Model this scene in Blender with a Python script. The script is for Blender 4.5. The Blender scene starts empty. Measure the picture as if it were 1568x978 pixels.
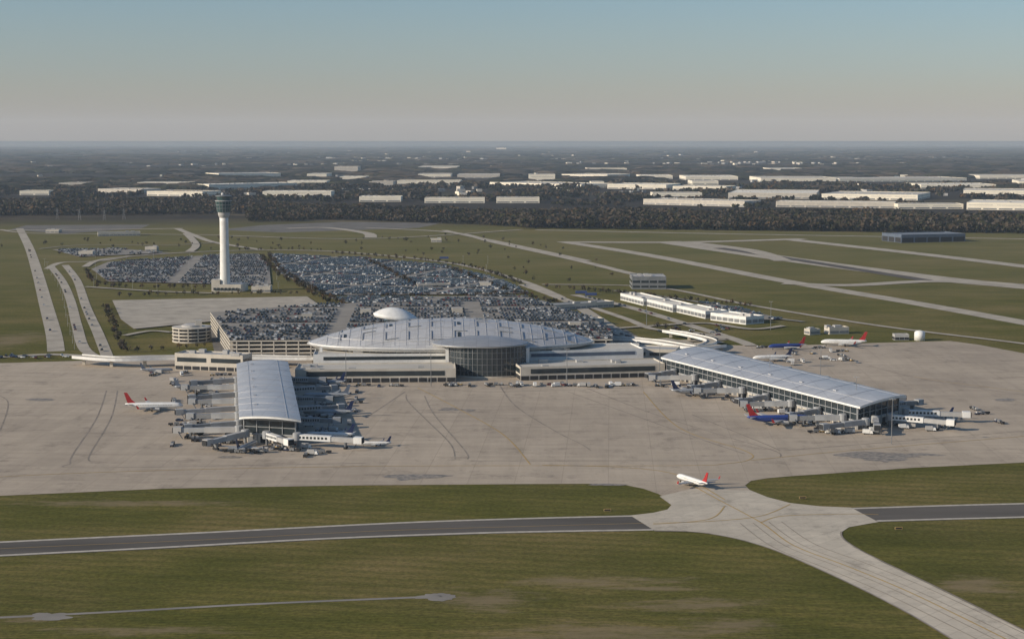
import bpy, math, random
import numpy as np
from mathutils import Vector, noise
random.seed(7); rng=np.random.default_rng(7)
sc=bpy.context.scene
sc.view_settings.view_transform='Standard'; sc.view_settings.look='None'; sc.view_settings.exposure=0
# ---------------- site survey: bearings from the aerial survey -> metres on a horizontal plane
F=2500.0; HZ=214.0; CH=160.0
TH=math.atan((489-HZ)/F)
def G(u,v,z=0.0):
    X=u-784.0; D=v-489.0
    y=F*math.cos(TH)-D*math.sin(TH); zz=F*math.sin(TH)+D*math.cos(TH)
    t=(CH-z)/zz
    return (X*t,y*t)
def GL(pts,z=0.0): return [G(u,v,z) for u,v in pts]
cam=bpy.data.cameras.new("camera"); co=bpy.data.objects.new("camera",cam); sc.collection.objects.link(co)
cam.sensor_width=36; cam.lens=36*F/1568; cam.clip_start=1; cam.clip_end=400000
co.location=(0,0,CH); co.rotation_euler=(math.pi/2-TH,0,0); sc.camera=co
# ---------------- light
SUN_EL=math.radians(22); SUN_AZ=math.radians(250)
sd=Vector((math.sin(SUN_AZ)*math.cos(SUN_EL),math.cos(SUN_AZ)*math.cos(SUN_EL),math.sin(SUN_EL)))
L=bpy.data.lights.new("sun",'SUN'); L.energy=5.0; L.angle=math.radians(0.5); L.color=(1,0.885,0.73)
lo=bpy.data.objects.new("sun",L); sc.collection.objects.link(lo); lo.rotation_euler=sd.to_track_quat('Z','Y').to_euler()
w=bpy.data.worlds.new("World"); sc.world=w; w.use_nodes=True
nt=w.node_tree; sky=nt.nodes.new('ShaderNodeTexSky'); sky.sky_type='NISHITA'; sky.sun_disc=False
sky.sun_elevation=SUN_EL; sky.sun_rotation=SUN_AZ; sky.air_density=1.0; sky.dust_density=0.8; sky.ozone_density=2.0
bg=nt.nodes['Background']; bg.inputs[1].default_value=0.083
tc=nt.nodes.new('ShaderNodeTexCoord'); sp=nt.nodes.new('ShaderNodeSeparateXYZ'); nt.links.new(tc.outputs['Generated'],sp.inputs[0])
mr=nt.nodes.new('ShaderNodeMapRange'); mr.inputs[1].default_value=0; mr.inputs[2].default_value=0.12; nt.links.new(sp.outputs[2],mr.inputs[0])
rp=nt.nodes.new('ShaderNodeValToRGB'); e=rp.color_ramp.elements; e[0].position=0; e[0].color=(1.15,1.0,.98,1); e[1].position=1; e[1].color=(.84,1.05,1.22,1)
e.new(.35).color=(.98,1.02,1.17,1)
nt.links.new(mr.outputs[0],rp.inputs[0]); mx=nt.nodes.new('ShaderNodeMix'); mx.data_type='RGBA'; mx.blend_type='MULTIPLY'; mx.inputs[0].default_value=1
nt.links.new(sky.outputs[0],mx.inputs[6]); nt.links.new(rp.outputs[0],mx.inputs[7]); nt.links.new(mx.outputs[2],bg.inputs[0])
# ---------------- materials
MATS={}
def newmat(name):
    m=bpy.data.materials.new(name); m.use_nodes=True; MATS[name]=m
    return m,m.node_tree,m.node_tree.nodes['Principled BSDF']
def nd(nt,t,**k):
    n=nt.nodes.new(t)
    for a,b in k.items(): setattr(n,a,b)
    return n
def noise_n(nt,vec,scale,detail=5,rough=0.6):
    n=nd(nt,'ShaderNodeTexNoise'); n.inputs['Scale'].default_value=scale; n.inputs['Detail'].default_value=detail
    n.inputs['Roughness'].default_value=rough; nt.links.new(vec,n.inputs['Vector']); return n.outputs['Fac']
def ramp(nt,fac,stops):
    r=nd(nt,'ShaderNodeValToRGB'); e=r.color_ramp.elements
    while len(e)<len(stops): e.new(0.5)
    for i,(p,c) in enumerate(stops): e[i].position=p; e[i].color=(c if len(c)==4 else (*c,1))
    nt.links.new(fac,r.inputs[0]); return r.outputs[0]
def mixc(nt,fac,a,b,mode='MIX'):
    m=nd(nt,'ShaderNodeMix',data_type='RGBA',blend_type=mode)
    for s,v in ((0,fac),(6,a),(7,b)):
        if hasattr(v,'is_linked') or hasattr(v,'links'): nt.links.new(v,m.inputs[s])
        elif isinstance(v,(int,float)): m.inputs[s].default_value=v
        else: m.inputs[s].default_value=(*v,1)
    return m.outputs[2]
def math_n(nt,op,a,b=None,clamp=False):
    m=nd(nt,'ShaderNodeMath',operation=op); m.use_clamp=clamp
    for i,v in enumerate((a,b)):
        if v is None: continue
        if isinstance(v,(int,float)): m.inputs[i].default_value=v
        else: nt.links.new(v,m.inputs[i])
    return m.outputs[0]
def mapr(nt,v,a,b,c=0.0,d=1.0,smooth=True):
    m=nd(nt,'ShaderNodeMapRange'); m.interpolation_type='SMOOTHSTEP' if smooth else 'LINEAR'
    for i,x in enumerate((a,b,c,d)): m.inputs[1+i].default_value=x
    nt.links.new(v,m.inputs[0]); return m.outputs[0]
def coords(nt,scale=(1,1,1),rot=0.0):
    t=nd(nt,'ShaderNodeTexCoord'); m=nd(nt,'ShaderNodeMapping'); nt.links.new(t.outputs['Object'],m.inputs[0])
    m.inputs['Scale'].default_value=scale; m.inputs['Rotation'].default_value=(0,0,rot); return m.outputs[0]
def mat(name,c1,c2=None,scale=0.15,rough=0.75,metal=0.0,sc3=(1,1,1),spec=0.3):
    m,nt,b=newmat(name)
    b.inputs['Roughness'].default_value=rough; b.inputs['Metallic'].default_value=metal
    b.inputs['Specular IOR Level'].default_value=spec
    if c2 is None: c2=tuple(x*0.82 for x in c1)
    v=coords(nt,sc3)
    f=noise_n(nt,v,scale,6,0.65)
    nt.links.new(ramp(nt,f,[(0.32,c2),(0.66,c1)]),b.inputs['Base Color'])
    return m
# ground
def ground_mat():
    m,nt,b=newmat('grass_and_fields'); b.inputs['Roughness'].default_value=1.0; b.inputs['Specular IOR Level'].default_value=0.03
    v=coords(nt); v2=coords(nt,(0.35,1,1),0.12)
    n1=noise_n(nt,v,0.006,6,0.6); n2=noise_n(nt,v2,0.03,9,0.75); n3=noise_n(nt,v,0.5,6,0.75)
    green=ramp(nt,n2,[(0.30,(0.066,0.068,0.015)),(0.5,(0.112,0.108,0.026)),(0.7,(0.19,0.155,0.05))])
    brown=ramp(nt,n2,[(0.35,(0.135,0.118,0.038)),(0.65,(0.23,0.175,0.075))])
    c=mixc(nt,mapr(nt,n1,0.40,0.66),green,brown)
    sep=nd(nt,'ShaderNodeSeparateXYZ'); nt.links.new(v,sep.inputs[0])
    wv=nd(nt,'ShaderNodeTexWave'); wv.inputs['Scale'].default_value=0.035; wv.inputs['Distortion'].default_value=3.5; wv.inputs['Detail'].default_value=4
    wv.bands_direction='Y'; nt.links.new(coords(nt,(1,1,1),0.16),wv.inputs[0])
    c=mixc(nt,mapr(nt,wv.outputs['Fac'],0.3,0.9,0,0.4),c,(0.078,0.084,0.021))
    wv=nd(nt,'ShaderNodeTexWave'); wv.inputs['Scale'].default_value=0.17; wv.inputs['Distortion'].default_value=2.5; wv.inputs['Detail'].default_value=5; wv.inputs['Detail Scale'].default_value=.6
    wv.bands_direction='Y'; nt.links.new(coords(nt,(1,1,1),0.06),wv.inputs[0])
    c=mixc(nt,0.6,c,ramp(nt,wv.outputs['Fac'],[(0.1,(.74,.77,.78)),(0.9,(1.18,1.14,1.1))]),'MULTIPLY')
    c=mixc(nt,0.8,c,ramp(nt,n3,[(0.3,(0.42,0.42,0.42)),(0.7,(1.5,1.48,1.45))]),'MULTIPLY')
    dirt=None
    for (u,vv,rx,ry) in ((905,890,38,9),(1060,925,28,10),(1010,900,26,4),(745,918,20,16),(930,972,45,16),(60,946,16,6),(235,965,36,5),(1500,895,18,14),(20,520,30,60),(200,770,60,8),(1120,960,18,12)):
        cx,cy=G(u,vv)
        mp=nd(nt,'ShaderNodeMapping'); mp.vector_type='POINT'
        mp.inputs['Location'].default_value=(-cx/rx,-cy/ry,0); mp.inputs['Scale'].default_value=(1/rx,1/ry,0)
        nt.links.new(v,mp.inputs[0]); ln=nd(nt,'ShaderNodeVectorMath',operation='LENGTH'); nt.links.new(mp.outputs[0],ln.inputs[0])
        k=mapr(nt,ln.outputs['Value'],0.0,1.7,1,0); dirt=k if dirt is None else math_n(nt,'MAXIMUM',dirt,k)
    nn=noise_n(nt,coords(nt,(0.3,1,1),0.1),0.16,10,0.8)
    dm=mapr(nt,math_n(nt,'ADD',math_n(nt,'MULTIPLY',dirt,0.26),nn),0.58,0.80,0,0.65)
    c=mixc(nt,dm,c,(0.25,0.19,0.12))
    c=mixc(nt,mapr(nt,sep.outputs[1],1200,2400,0,0.6),c,ramp(nt,noise_n(nt,coords(nt,(.4,1,1),.2),.008,8,.7),[(.35,(.108,.108,.036)),(.65,(.19,.16,.07))]))
    vo=nd(nt,'ShaderNodeTexVoronoi'); vo.inputs['Scale'].default_value=0.0016; nt.links.new(v,vo.inputs['Vector'])
    s2=nd(nt,'ShaderNodeSeparateColor'); nt.links.new(vo.outputs['Color'],s2.inputs[0])
    fld=ramp(nt,s2.outputs[0],[(0.0,(0.05,0.052,0.027)),(0.4,(0.085,0.068,0.043)),(0.75,(0.15,0.12,0.08)),(1.0,(0.07,0.08,0.036))])
    wood=ramp(nt,noise_n(nt,v,0.01,8,0.7),[(0.3,(0.020,0.020,0.017)),(0.7,(0.055,0.044,0.036))])
    far=mixc(nt,mapr(nt,noise_n(nt,coords(nt,(0.5,1,1)),0.0009,6,0.6),0.38,0.48),fld,wood)
    c=mixc(nt,mapr(nt,sep.outputs[1],2900,3400),c,far)
    nt.links.new(c,b.inputs['Base Color'])
    return m
def apron_mat(name,base,rot,bw=22,bh=30):
    m,nt,b=newmat(name); b.inputs['Roughness'].default_value=0.95; b.inputs['Specular IOR Level'].default_value=0.1
    v=coords(nt,(1,1,1),rot)
    br=nd(nt,'ShaderNodeTexBrick'); br.offset=0.0; br.inputs['Scale'].default_value=1.0
    br.inputs['Brick Width'].default_value=bw; br.inputs['Row Height'].default_value=bh; br.inputs['Mortar Size'].default_value=0.24
    br.inputs['Mortar Smooth'].default_value=0.4
    br.inputs['Color1'].default_value=(*[x*1.03 for x in base],1); br.inputs['Color2'].default_value=(*[x*0.945 for x in base],1)
    br.inputs['Mortar'].default_value=(*[x*0.84 for x in base],1); nt.links.new(v,br.inputs[0])
    c=br.outputs[0]
    c=mixc(nt,1.0,c,ramp(nt,noise_n(nt,v,0.006,6,0.6),[(0.3,(0.84,0.83,0.82)),(0.7,(1.12,1.11,1.08))]),'MULTIPLY')
    c=mixc(nt,1.0,c,ramp(nt,noise_n(nt,coords(nt,(0.12,1,1),rot),0.12,8,0.7),[(0.3,(0.84,0.84,0.85)),(0.65,(1.06,1.06,1.06))]),'MULTIPLY')
    c=mixc(nt,1.0,c,ramp(nt,noise_n(nt,coords(nt,(1,0.1,1),rot),0.1,8,0.7),[(0.3,(0.89,0.89,0.89)),(0.6,(1.03,1.03,1.03))]),'MULTIPLY')
    c=mixc(nt,1.0,c,ramp(nt,noise_n(nt,v,0.05,10,0.8),[(0.35,(0.68,0.68,0.69)),(0.47,(1.0,1.0,1.0))]),'MULTIPLY')
    nt.links.new(c,b.inputs['Base Color']); return m
M_ground=ground_mat()
M_apron=apron_mat('apron_concrete',(0.445,0.375,0.295),0.06)
M_junc=apron_mat('taxiway_concrete',(0.545,0.485,0.395),0.75,8,60)
M_conc=mat('road_concrete',(0.46,0.41,0.335),(0.31,0.275,0.225),0.05,.95,spec=.1)
M_asph=mat('asphalt',(0.135,0.122,0.108),(0.092,0.084,0.075),0.04,.97,sc3=(0.2,1,1),spec=.05)
M_asph2=mat('parking_asphalt',(0.185,0.172,0.155),(0.12,0.112,0.10),0.03,.95,spec=.1)
M_lot=mat('parking_pavement',(0.30,0.275,0.24),(0.20,0.185,0.165),0.03,.95,spec=.1)
M_joint=mat('taxilane_edge',(0.19,0.165,0.14),(0.34,0.29,0.235),0.1,.95,spec=.1)
M_white=mat('painted_white',(0.78,0.77,0.74),(0.64,0.63,0.60),0.2,0.5)
M_ivory=mat('precast_ivory',(0.58,0.53,0.45),(0.44,0.40,0.34),0.1,0.7)
M_yel=mat('yellow_paint',(0.47,0.29,0.07),(0.38,0.28,0.13),0.3)
M_wline=mat('shoulder_concrete',(0.53,0.48,0.41),(0.36,0.33,0.28),0.3,.95,spec=.1)
M_glass=mat('dark_glass',(0.035,0.045,0.05),(0.02,0.027,0.031),0.1,0.12,0.0,spec=0.6)
M_gglass=mat('green_glass',(0.05,0.10,0.10),(0.03,0.06,0.065),0.2,0.15,spec=0.8)
M_dark=mat('dark_void',(0.03,0.03,0.032),None,0.2,0.8)
M_grey=mat('grey_metal',(0.26,0.265,0.27),(0.18,0.185,0.19),0.2,0.5,0.3)
M_lgrey=mat('light_grey',(0.44,0.43,0.41),(0.34,0.33,0.32),0.15,0.6)
M_bridge=mat('bridge_grey',(0.38,0.385,0.385),(0.27,0.275,0.28),0.15,0.6)
M_blue=mat('blue_paint',(0.03,0.06,0.24),None,0.2,0.35)
M_dblue=mat('slate_blue',(0.12,0.15,0.20),(0.09,0.11,0.15),0.1,0.5)
M_red=mat('red_paint',(0.38,0.03,0.03),None,0.2,0.35)
M_tire=mat('rubber',(0.02,0.02,0.02))
M_wall=mat('warehouse_wall',(0.88,0.81,0.66),(0.72,0.66,0.54),0.02,0.8)
M_wroof=mat('warehouse_roof',(0.84,0.78,0.66),(0.62,0.58,0.50),0.01,0.8)
M_wr2=mat('weathered_roof',(0.55,0.51,0.44),(0.40,0.38,0.34),0.01,0.8)
M_wr3=mat('grey_membrane_roof',(0.33,0.32,0.31),(0.25,0.24,0.235),0.01,0.8)
M_tan=mat('tan_roof',(0.42,0.35,0.25),(0.32,0.27,0.20),0.02,0.9)
M_rib=mat('roof_seam',(0.50,0.50,0.51),(0.42,0.42,0.43),.2,.5,.3)
M_sky_l=mat('skylight_frame',(0.33,0.34,0.36),(0.27,0.28,0.29),.2,.5,.2)
def roof_mat(name,base,bw,bh,metal=0.25,rot=0):
    m,nt,b=newmat(name); b.inputs['Roughness'].default_value=0.45; b.inputs['Metallic'].default_value=metal
    br=nd(nt,'ShaderNodeTexBrick'); br.offset=0.0; br.inputs['Scale'].default_value=1
    br.inputs['Brick Width'].default_value=bw; br.inputs['Row Height'].default_value=bh; br.inputs['Mortar Size'].default_value=0.10
    br.inputs['Color1'].default_value=(*base,1); br.inputs['Color2'].default_value=(*[x*0.88 for x in base],1); br.inputs['Mortar'].default_value=(*[x*0.6 for x in base],1)
    v=coords(nt,(1,1,1),rot); nt.links.new(v,br.inputs[0])
    c=mixc(nt,1.0,br.outputs[0],ramp(nt,noise_n(nt,v,0.06,6,0.7),[(0.3,(0.80,0.81,0.83)),(0.7,(1.05,1.05,1.05))]),'MULTIPLY')
    nt.links.new(c,b.inputs['Base Color']); return m
M_dome=roof_mat('dome_roof_panels',(0.59,0.585,0.58),6,2.5)
M_croof=roof_mat('concourse_roof_panels',(0.58,0.58,0.585),12,3,.2)
M_lens=roof_mat('lens_roof_panels',(0.38,0.385,0.395),8,4,.3)
# ---------------- mesh builder
class MB:
    def __init__(s): s.v=[];s.f=[];s.m=[];s.mats=[]
    def mi(s,mt):
        if mt not in s.mats: s.mats.append(mt)
        return s.mats.index(mt)
    def add(s,vs,fs,mt):
        o=len(s.v); s.v+=[tuple(p) for p in vs]; k=s.mi(mt)
        for f in fs: s.f.append([i+o for i in f]); s.m.append(k)
    def prism(s,poly,z0,z1,mt,top=None):
        n=len(poly); a=sum(poly[i][0]*poly[(i+1)%n][1]-poly[(i+1)%n][0]*poly[i][1] for i in range(n))
        if a<0: poly=poly[::-1]
        vs=[(p[0],p[1],z0) for p in poly]+[(p[0],p[1],z1) for p in poly]
        s.add(vs,[[i,(i+1)%n,n+(i+1)%n,n+i] for i in range(n)],mt)
        s.add(vs,[list(range(n,2*n))],top or mt); s.add(vs,[list(range(n-1,-1,-1))],mt)
    def box(s,x,y,z0,z1,sx,sy,rot,mt,top=None):
        c,q=math.cos(rot),math.sin(rot)
        s.prism([(x+c*a*sx/2-q*b*sy/2,y+q*a*sx/2+c*b*sy/2) for a,b in((-1,-1),(1,-1),(1,1),(-1,1))],z0,z1,mt,top)
    def beam(s,p,q,w,h,mt):
        p=Vector(p);q=Vector(q);d=(q-p); n=Vector((-d.y,d.x,0))
        n=n.normalized()*w/2 if n.length>1e-6 else Vector((w/2,0,0)); u=n.cross(d).normalized()*h/2
        if u.z<0:u=-u
        vs=[p-n-u,p+n-u,p+n+u,p-n+u,q-n-u,q+n-u,q+n+u,q-n+u]
        s.add(vs,[[0,1,2,3],[7,6,5,4],[0,4,5,1],[1,5,6,2],[2,6,7,3],[3,7,4,0]],mt)
    def loft(s,rings,mt,cap=True):
        n=len(rings[0]); vs=[p for r in rings for p in r]; fs=[]
        for i in range(len(rings)-1):
            for j in range(n): fs.append([i*n+j,i*n+(j+1)%n,(i+1)*n+(j+1)%n,(i+1)*n+j])
        if cap: fs.append(list(range(n))[::-1]); fs.append([(len(rings)-1)*n+j for j in range(n)])
        s.add(vs,fs,mt)
    def lathe(s,x,y,prof,n,mt,cap=True):
        s.loft([[(x+r*math.cos(2*math.pi*j/n),y+r*math.sin(2*math.pi*j/n),z) for j in range(n)] for r,z in prof],mt,cap)
    def mesh(s,name,smooth=False):
        me=bpy.data.meshes.new(name); me.from_pydata(s.v,[],s.f)
        for m in s.mats: me.materials.append(m)
        me.polygons.foreach_set('material_index',s.m)
        if smooth: me.polygons.foreach_set('use_smooth',[True]*len(s.f))
        me.update(); return me
    def obj(s,name,smooth=False): return link(name,s.mesh(name,smooth))
def link(name,me,loc=(0,0,0),rz=0,scale=1):
    o=bpy.data.objects.new(name,me); sc.collection.objects.link(o); o.location=loc; o.rotation_euler=(0,0,rz); o.scale=(scale,)*3; return o
def sheet(mb,pts,z,mt):
    n=len(pts); a=sum(pts[i][0]*pts[(i+1)%n][1]-pts[(i+1)%n][0]*pts[i][1] for i in range(n))
    if a<0: pts=pts[::-1]
    mb.add([(p[0],p[1],z) for p in pts],[list(range(n))],mt)
def cr(pts,k=8):
    P=[pts[0]]+list(pts)+[pts[-1]]; out=[]
    for i in range(1,len(P)-2):
        a,b,c,d=[np.array(P[i+j],float) for j in(-1,0,1,2)]
        for t in np.linspace(0,1,k,endpoint=False):
            out.append(tuple(0.5*((2*b)+(c-a)*t+(2*a-5*b+4*c-d)*t*t+(3*b-a-3*c+d)*t**3)))
    out.append(tuple(pts[-1])); return out
def ribbon(mb,px,w,z,mt,off=0.0,k=8,world=False):
    p=cr(px if world else GL(px),k); vs=[]
    for i,q in enumerate(p):
        a=np.array(p[max(0,i-1)]);b=np.array(p[min(len(p)-1,i+1)]); d=b-a; d/=np.linalg.norm(d)+1e-9; n=np.array((-d[1],d[0]))
        for s in(-w/2+off,w/2+off): vs.append((q[0]-n[0]*s,q[1]-n[1]*s,z))
    mb.add(vs,[[2*i+1,2*i,2*i+2,2*i+3][::-1] for i in range(len(p)-1)],mt)
def inpoly(x,y,poly):
    r=np.zeros(len(x),bool); n=len(poly)
    for i in range(n):
        x0,y0=poly[i];x1,y1=poly[(i+1)%n]
        if y0==y1: continue
        c=((y0>y)!=(y1>y))&(x<(x1-x0)*(y-y0)/(y1-y0)+x0); r^=c
    return r
# ---------------- ground
g=MB(); g.add([(-150000,-15000,0),(150000,-15000,0),(150000,200000,0),(-150000,200000,0)],[[0,1,2,3]],M_ground); g.obj('ground')
ap=MB()
poly=[(-400,786),(0,759),(250,748),(540,743),(800,741),(920,740.5),(960,743),(985,748),(1008,756),(1022,764),(1029,773),(1022,780),(1000,785),(965,789),(1002,812),
 (1050,813),(1085,816),(1140,827),(1200,847),(1290,887),(1380,932),(1455,976),(1600,1065),(1900,1120),(1568,966),(1500,932),(1420,893),(1350,860),(1308,838),(1290,824),(1288,815),(1300,807),(1345,799),
 (1303,777),(1255,775),(1210,770),(1175,761),(1148,750),(1141,743),(1150,736),(1175,732),(1210,729),(1400,716),(1568,708),(1950,693),
 (1950,600),(1568,541),(1500,528),(1455,522),(1300,526),(1180,530),(1100,528),(1000,540),(900,548),(270,548),(0,556),(-400,566)]
sheet(ap,GL(poly),0.12,M_apron); ap.obj('apron')
tw=MB()
for P in ([(-400,874),(0,852),(250,840),(500,826),(750,817),(1002,812),(965,789),(800,793),(600,800),(300,815),(0,829),(-400,850)],
            [(1345,799),(1450,796),(1568,793),(1950,782),(1950,760),(1568,770),(1450,773),(1303,777)]):
    sheet(tw,GL(P),0.10,M_asph)
sheet(tw,GL([(1010,760),(1028,773),(1022,780),(1000,785),(965,789),(1002,812),(1050,813),(1085,816),(1140,827),(1200,847),(1290,887),(1380,932),(1455,976),(1600,1065),(1900,1120),(1568,966),(1500,932),(1420,893),(1350,860),(1308,838),(1290,824),(1288,815),(1300,807),(1345,799),
 (1303,777),(1255,775),(1210,770),(1175,761),(1150,751),(1060,748)]),.14,M_junc)
tw.obj('taxiway')
mk=MB()
for P in ([(-400,851),(0,830),(300,816),(600,801),(800,794),(967,790)],[(-400,872),(0,850.5),(250,838),(500,824.5),(750,815.5),(1000,811)],[(1306,778.5),(1450,774),(1568,771),(1950,761)],[(1343,797.5),(1450,794.5),(1568,791.5),(1950,780)]):
    ribbon(mk,P,2.4,0.16,M_wline)
ribbon(mk,[(-400,861),(0,840),(300,827),(600,812),(985,801)],.35,.165,M_yel)
YL=[[(1058,742),(1100,765),(1165,800),(1215,835),(1300,868),(1400,910),(1568,992)],
          [(640,594),(700,625),(770,665),(812,711)],[(-200,742),(130,724),(560,714),(1030,713),(1110,710),(1149,703),(1140,690),(1040,655),(985,600)],
          [(1000,801),(1090,798),(1165,790),(1210,772)],[(1165,800),(1200,790),(1300,787),(1345,788)],[(1149,705),(1300,690),(1568,668)],
          [(1110,775),(1085,795),(1000,803)],[(1400,577),(1450,585),(1568,600)],[(830,712),(960,716),(1040,728),(1110,765)]]
for P in YL: ribbon(mk,P,0.6,0.20,M_yel)
mk.obj('painted_markings')
jn=MB()
for P in ([(163,598),(148,640),(112,695),(108,709),(120,716),(400,712),(560,709)],[(180,598),(170,640),(138,695),(138,706)],
          [(622,604),(625,615),(655,645),(690,680),(697,703)],[(650,606),(665,635),(712,690),(716,703)],
          [(765,590),(790,622),(850,660),(890,680),(905,690)],[(900,595),(990,630),(1100,665),(1185,690),(1195,700)],
          [(870,600),(960,632),(1060,668),(1140,695)],[(1195,690),(1160,675),(1060,635)],[(1330,560),(1420,582),(1568,605)],[(0,660),(12,615),(-20,600)],
          [(520,588),(640,592),(760,600),(1000,592)],[(560,640),(620,600)],[(720,706),(1130,705)],[(1200,690),(1568,660)]):
    ribbon(jn,P,0.8,0.165,M_joint)
for P in ([(1002,813),(1050,814),(1085,817),(1140,828),(1200,848),(1290,888),(1380,933),(1455,977),(1600,1066)],[(1900,1119),(1568,965),(1500,931),(1420,892),(1350,859),(1308,837),(1290,823),(1288,814)]):
    ribbon(jn,P,0.8,0.21,M_joint,off=0)
for d in (-9,-3.5,3.5,9): ribbon(jn,YL[0][2:],.35,.20,M_joint,off=d)
jn.obj('taxilane_joint')
def blob(mb,u,v,rx,ry,z,mt,n=48,am=.45):
    cx,cy=G(u,v); P=[]
    for i in range(n):
        a=2*math.pi*i/n; k=.8+am*noise.noise(Vector((math.cos(a)*1.1+u*.37,math.sin(a)*1.1,v*.21)))+am*.35*noise.noise(Vector((math.cos(a)*4+u*.3,math.sin(a)*4,v*.2)))
        P.append((cx+rx*k*math.cos(a),cy+ry*k*math.sin(a)))
    sheet(mb,P,z,mt)
M_stain=mat('damp_concrete',(0.12,0.11,0.10),(0.38,0.32,0.25),0.35,.6)
st=MB()
q=0
for u,v,rx,ry in ((640,729,22,6),(625,731,8,9),(1335,697,20,11),(1352,702,12,14),(690,627,9,7),(717,628,5,5),(60,612,12,6),(1260,560,10,6),(1378,699,14,5),(1410,696,12,4),(1540,612,10,6),(930,742,10,3),(350,700,8,4)): blob(st,u,v,rx,ry,0.17+.002*q,M_stain); q+=1
st.obj('damp_patch')
rd=MB()
def R(px,w,mt=None,z=0.15,k=8): ribbon(rd,px,w,z+0.0011*(len(rd.v)%37),mt or M_conc,k=k)
R([(30,350),(45,380),(58,420),(70,465),(82,510),(86,538)],13); R([(78,408),(95,430),(108,460),(118,500),(130,535),(160,552)],9,z=.2)
R([(100,406),(118,430),(132,470),(150,510),(165,548)],9,z=.25); R([(72,412),(95,402),(150,400),(200,392)],9,z=.3); R([(-60,548),(0,547),(80,543),(170,548)],9,z=.35)
R([(-80,356),(0,353),(120,352),(280,350)],14,z=.4); R([(440,350),(500,349),(560,357),(568,364)],20,z=.45)
R([(560,349),(690,356),(760,372),(880,398),(970,420),(1010,425)],14,z=.5)
R([(880,452),(960,470),(1060,500),(1130,522),(1150,530)],11,z=.55); R([(830,436),(1000,440),(1150,468),(1350,500),(1568,527),(1800,560)],7,z=.6)
R([(800,436),(870,462),(920,492),(960,515),(1020,523),(1110,520)],12,z=.65); R([(130,409),(170,396),(330,385),(500,385),(680,402),(790,428),(860,456)],9,z=.7)
R([(270,350),(300,362),(330,372),(400,383)],12,z=.75); R([(0,352),(60,358),(300,360),(560,366),(800,352)],9,z=.8)
R([(170,548),(300,546),(480,549)],12,z=.85); R([(285,358),(300,375),(290,386)],12,z=.9)
R([(850,456),(900,470),(960,490),(1000,505),(1060,510),(1110,520)],8,z=.95); R([(930,505),(1000,500),(1080,496),(1150,505),(1200,500)],7,z=1.0)
R([(190,515),(230,508),(262,510)],6,z=1.0); R([(130,440),(240,447),(330,450)],7,z=1.03); R([(1010,520),(1060,528),(1100,524)],14,z=1.05)
R([(60,382),(130,376),(260,376),(330,372)],6,z=1.08,mt=M_lot); R([(940,446),(1060,462),(1160,484),(1230,494)],6,z=1.1,mt=M_lot)
R([(-80,947),(0,945),(180,936),(400,924),(640,914),(675,912)],2.2,M_lot,z=.08)
blob(rd,668,913,9,6,.075,M_lot); blob(rd,75,944,9,6,.07,M_lot)
rd.obj('road')
# elevated roadways with parapets and piers
er=MB()
def deck(px,w,z,world=False):
    p=cr(GL(px,z),8)
    for side,(o,ww) in enumerate(((0,w),)):
        pass
    vs=[];n=len(p)
    for i,q in enumerate(p):
        a=np.array(p[max(0,i-1)]);b=np.array(p[min(n-1,i+1)]); d=b-a; d/=np.linalg.norm(d); nn=np.array((-d[1],d[0]))
        A=np.array(q)+nn*w/2;B=np.array(q)-nn*w/2
        vs+=[(*A,z-1.2),(*B,z-1.2),(*B,z+.9),(*(B+nn*.3),z+.9),(*(B+nn*.3),z),(*(A-nn*.3),z),(*(A-nn*.3),z+.9),(*A,z+.9)]
    fs=[[i*8+j,(i+1)*8+j,(i+1)*8+(j+1)%8,i*8+(j+1)%8] for i in range(n-1) for j in range(8)]
    er.add(vs,[f for k,f in enumerate(fs) if k%8!=4],M_white); er.add(vs,[f for k,f in enumerate(fs) if k%8==4],M_conc)
    for q in p[2::5]: er.box(q[0],q[1],0,z-1.2,2.2,1.4,0,M_ivory)
deck([(118,545),(180,549),(268,547),(370,546),(480,547),(520,540)],11,6); deck([(860,520),(930,517),(1000,522),(1060,531),(1105,528)],11,6); deck([(1020,506),(1060,513),(1090,522),(1070,532)],8,5)
er.obj('elevated_roadway')
rw=MB()
def T(px,w,z,mt=None): ribbon(rw,px,w,z,mt or M_conc)
T([(862,370),(1000,392),(1200,430),(1400,464),(1568,494),(1900,555)],24,.2)
T([(1020,370),(1200,396),(1430,426),(1568,439),(1900,470)],48,.3)
T([(1100,380),(1200,395),(1420,430)],20,.45,M_asph)
T([(1200,366),(1400,388),(1568,408),(1900,450)],30,.35)
T([(870,371),(1050,371),(1230,366)],30,.4); T([(1200,434),(1300,437),(1430,431),(1568,437)],26,.5); T([(1060,372),(1150,384),(1200,400)],26,.55)
T([(680,353),(720,362),(770,372),(900,400)],12,.6)
T([(820,352),(1100,358),(1568,366),(1900,372)],14,.25)
rw.obj('runway')
dk=MB(); sheet(dk,GL([(335,352),(400,345),(520,340),(680,341),(640,349),(560,352),(430,356)]),.12,M_asph2); sheet(dk,GL([(15,352),(40,345),(230,344),(215,350),(100,358)]),.1,M_asph2)
sheet(dk,GL([(172,461),(470,455),(492,470),(480,478),(205,505),(185,490)]),.95,M_conc)
sheet(dk,GL([(330,548),(320,500),(480,470),(860,470),(960,505),(1000,530),(1000,546),(900,549)]),.1,M_asph2)
dk.obj('pavement')
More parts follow.
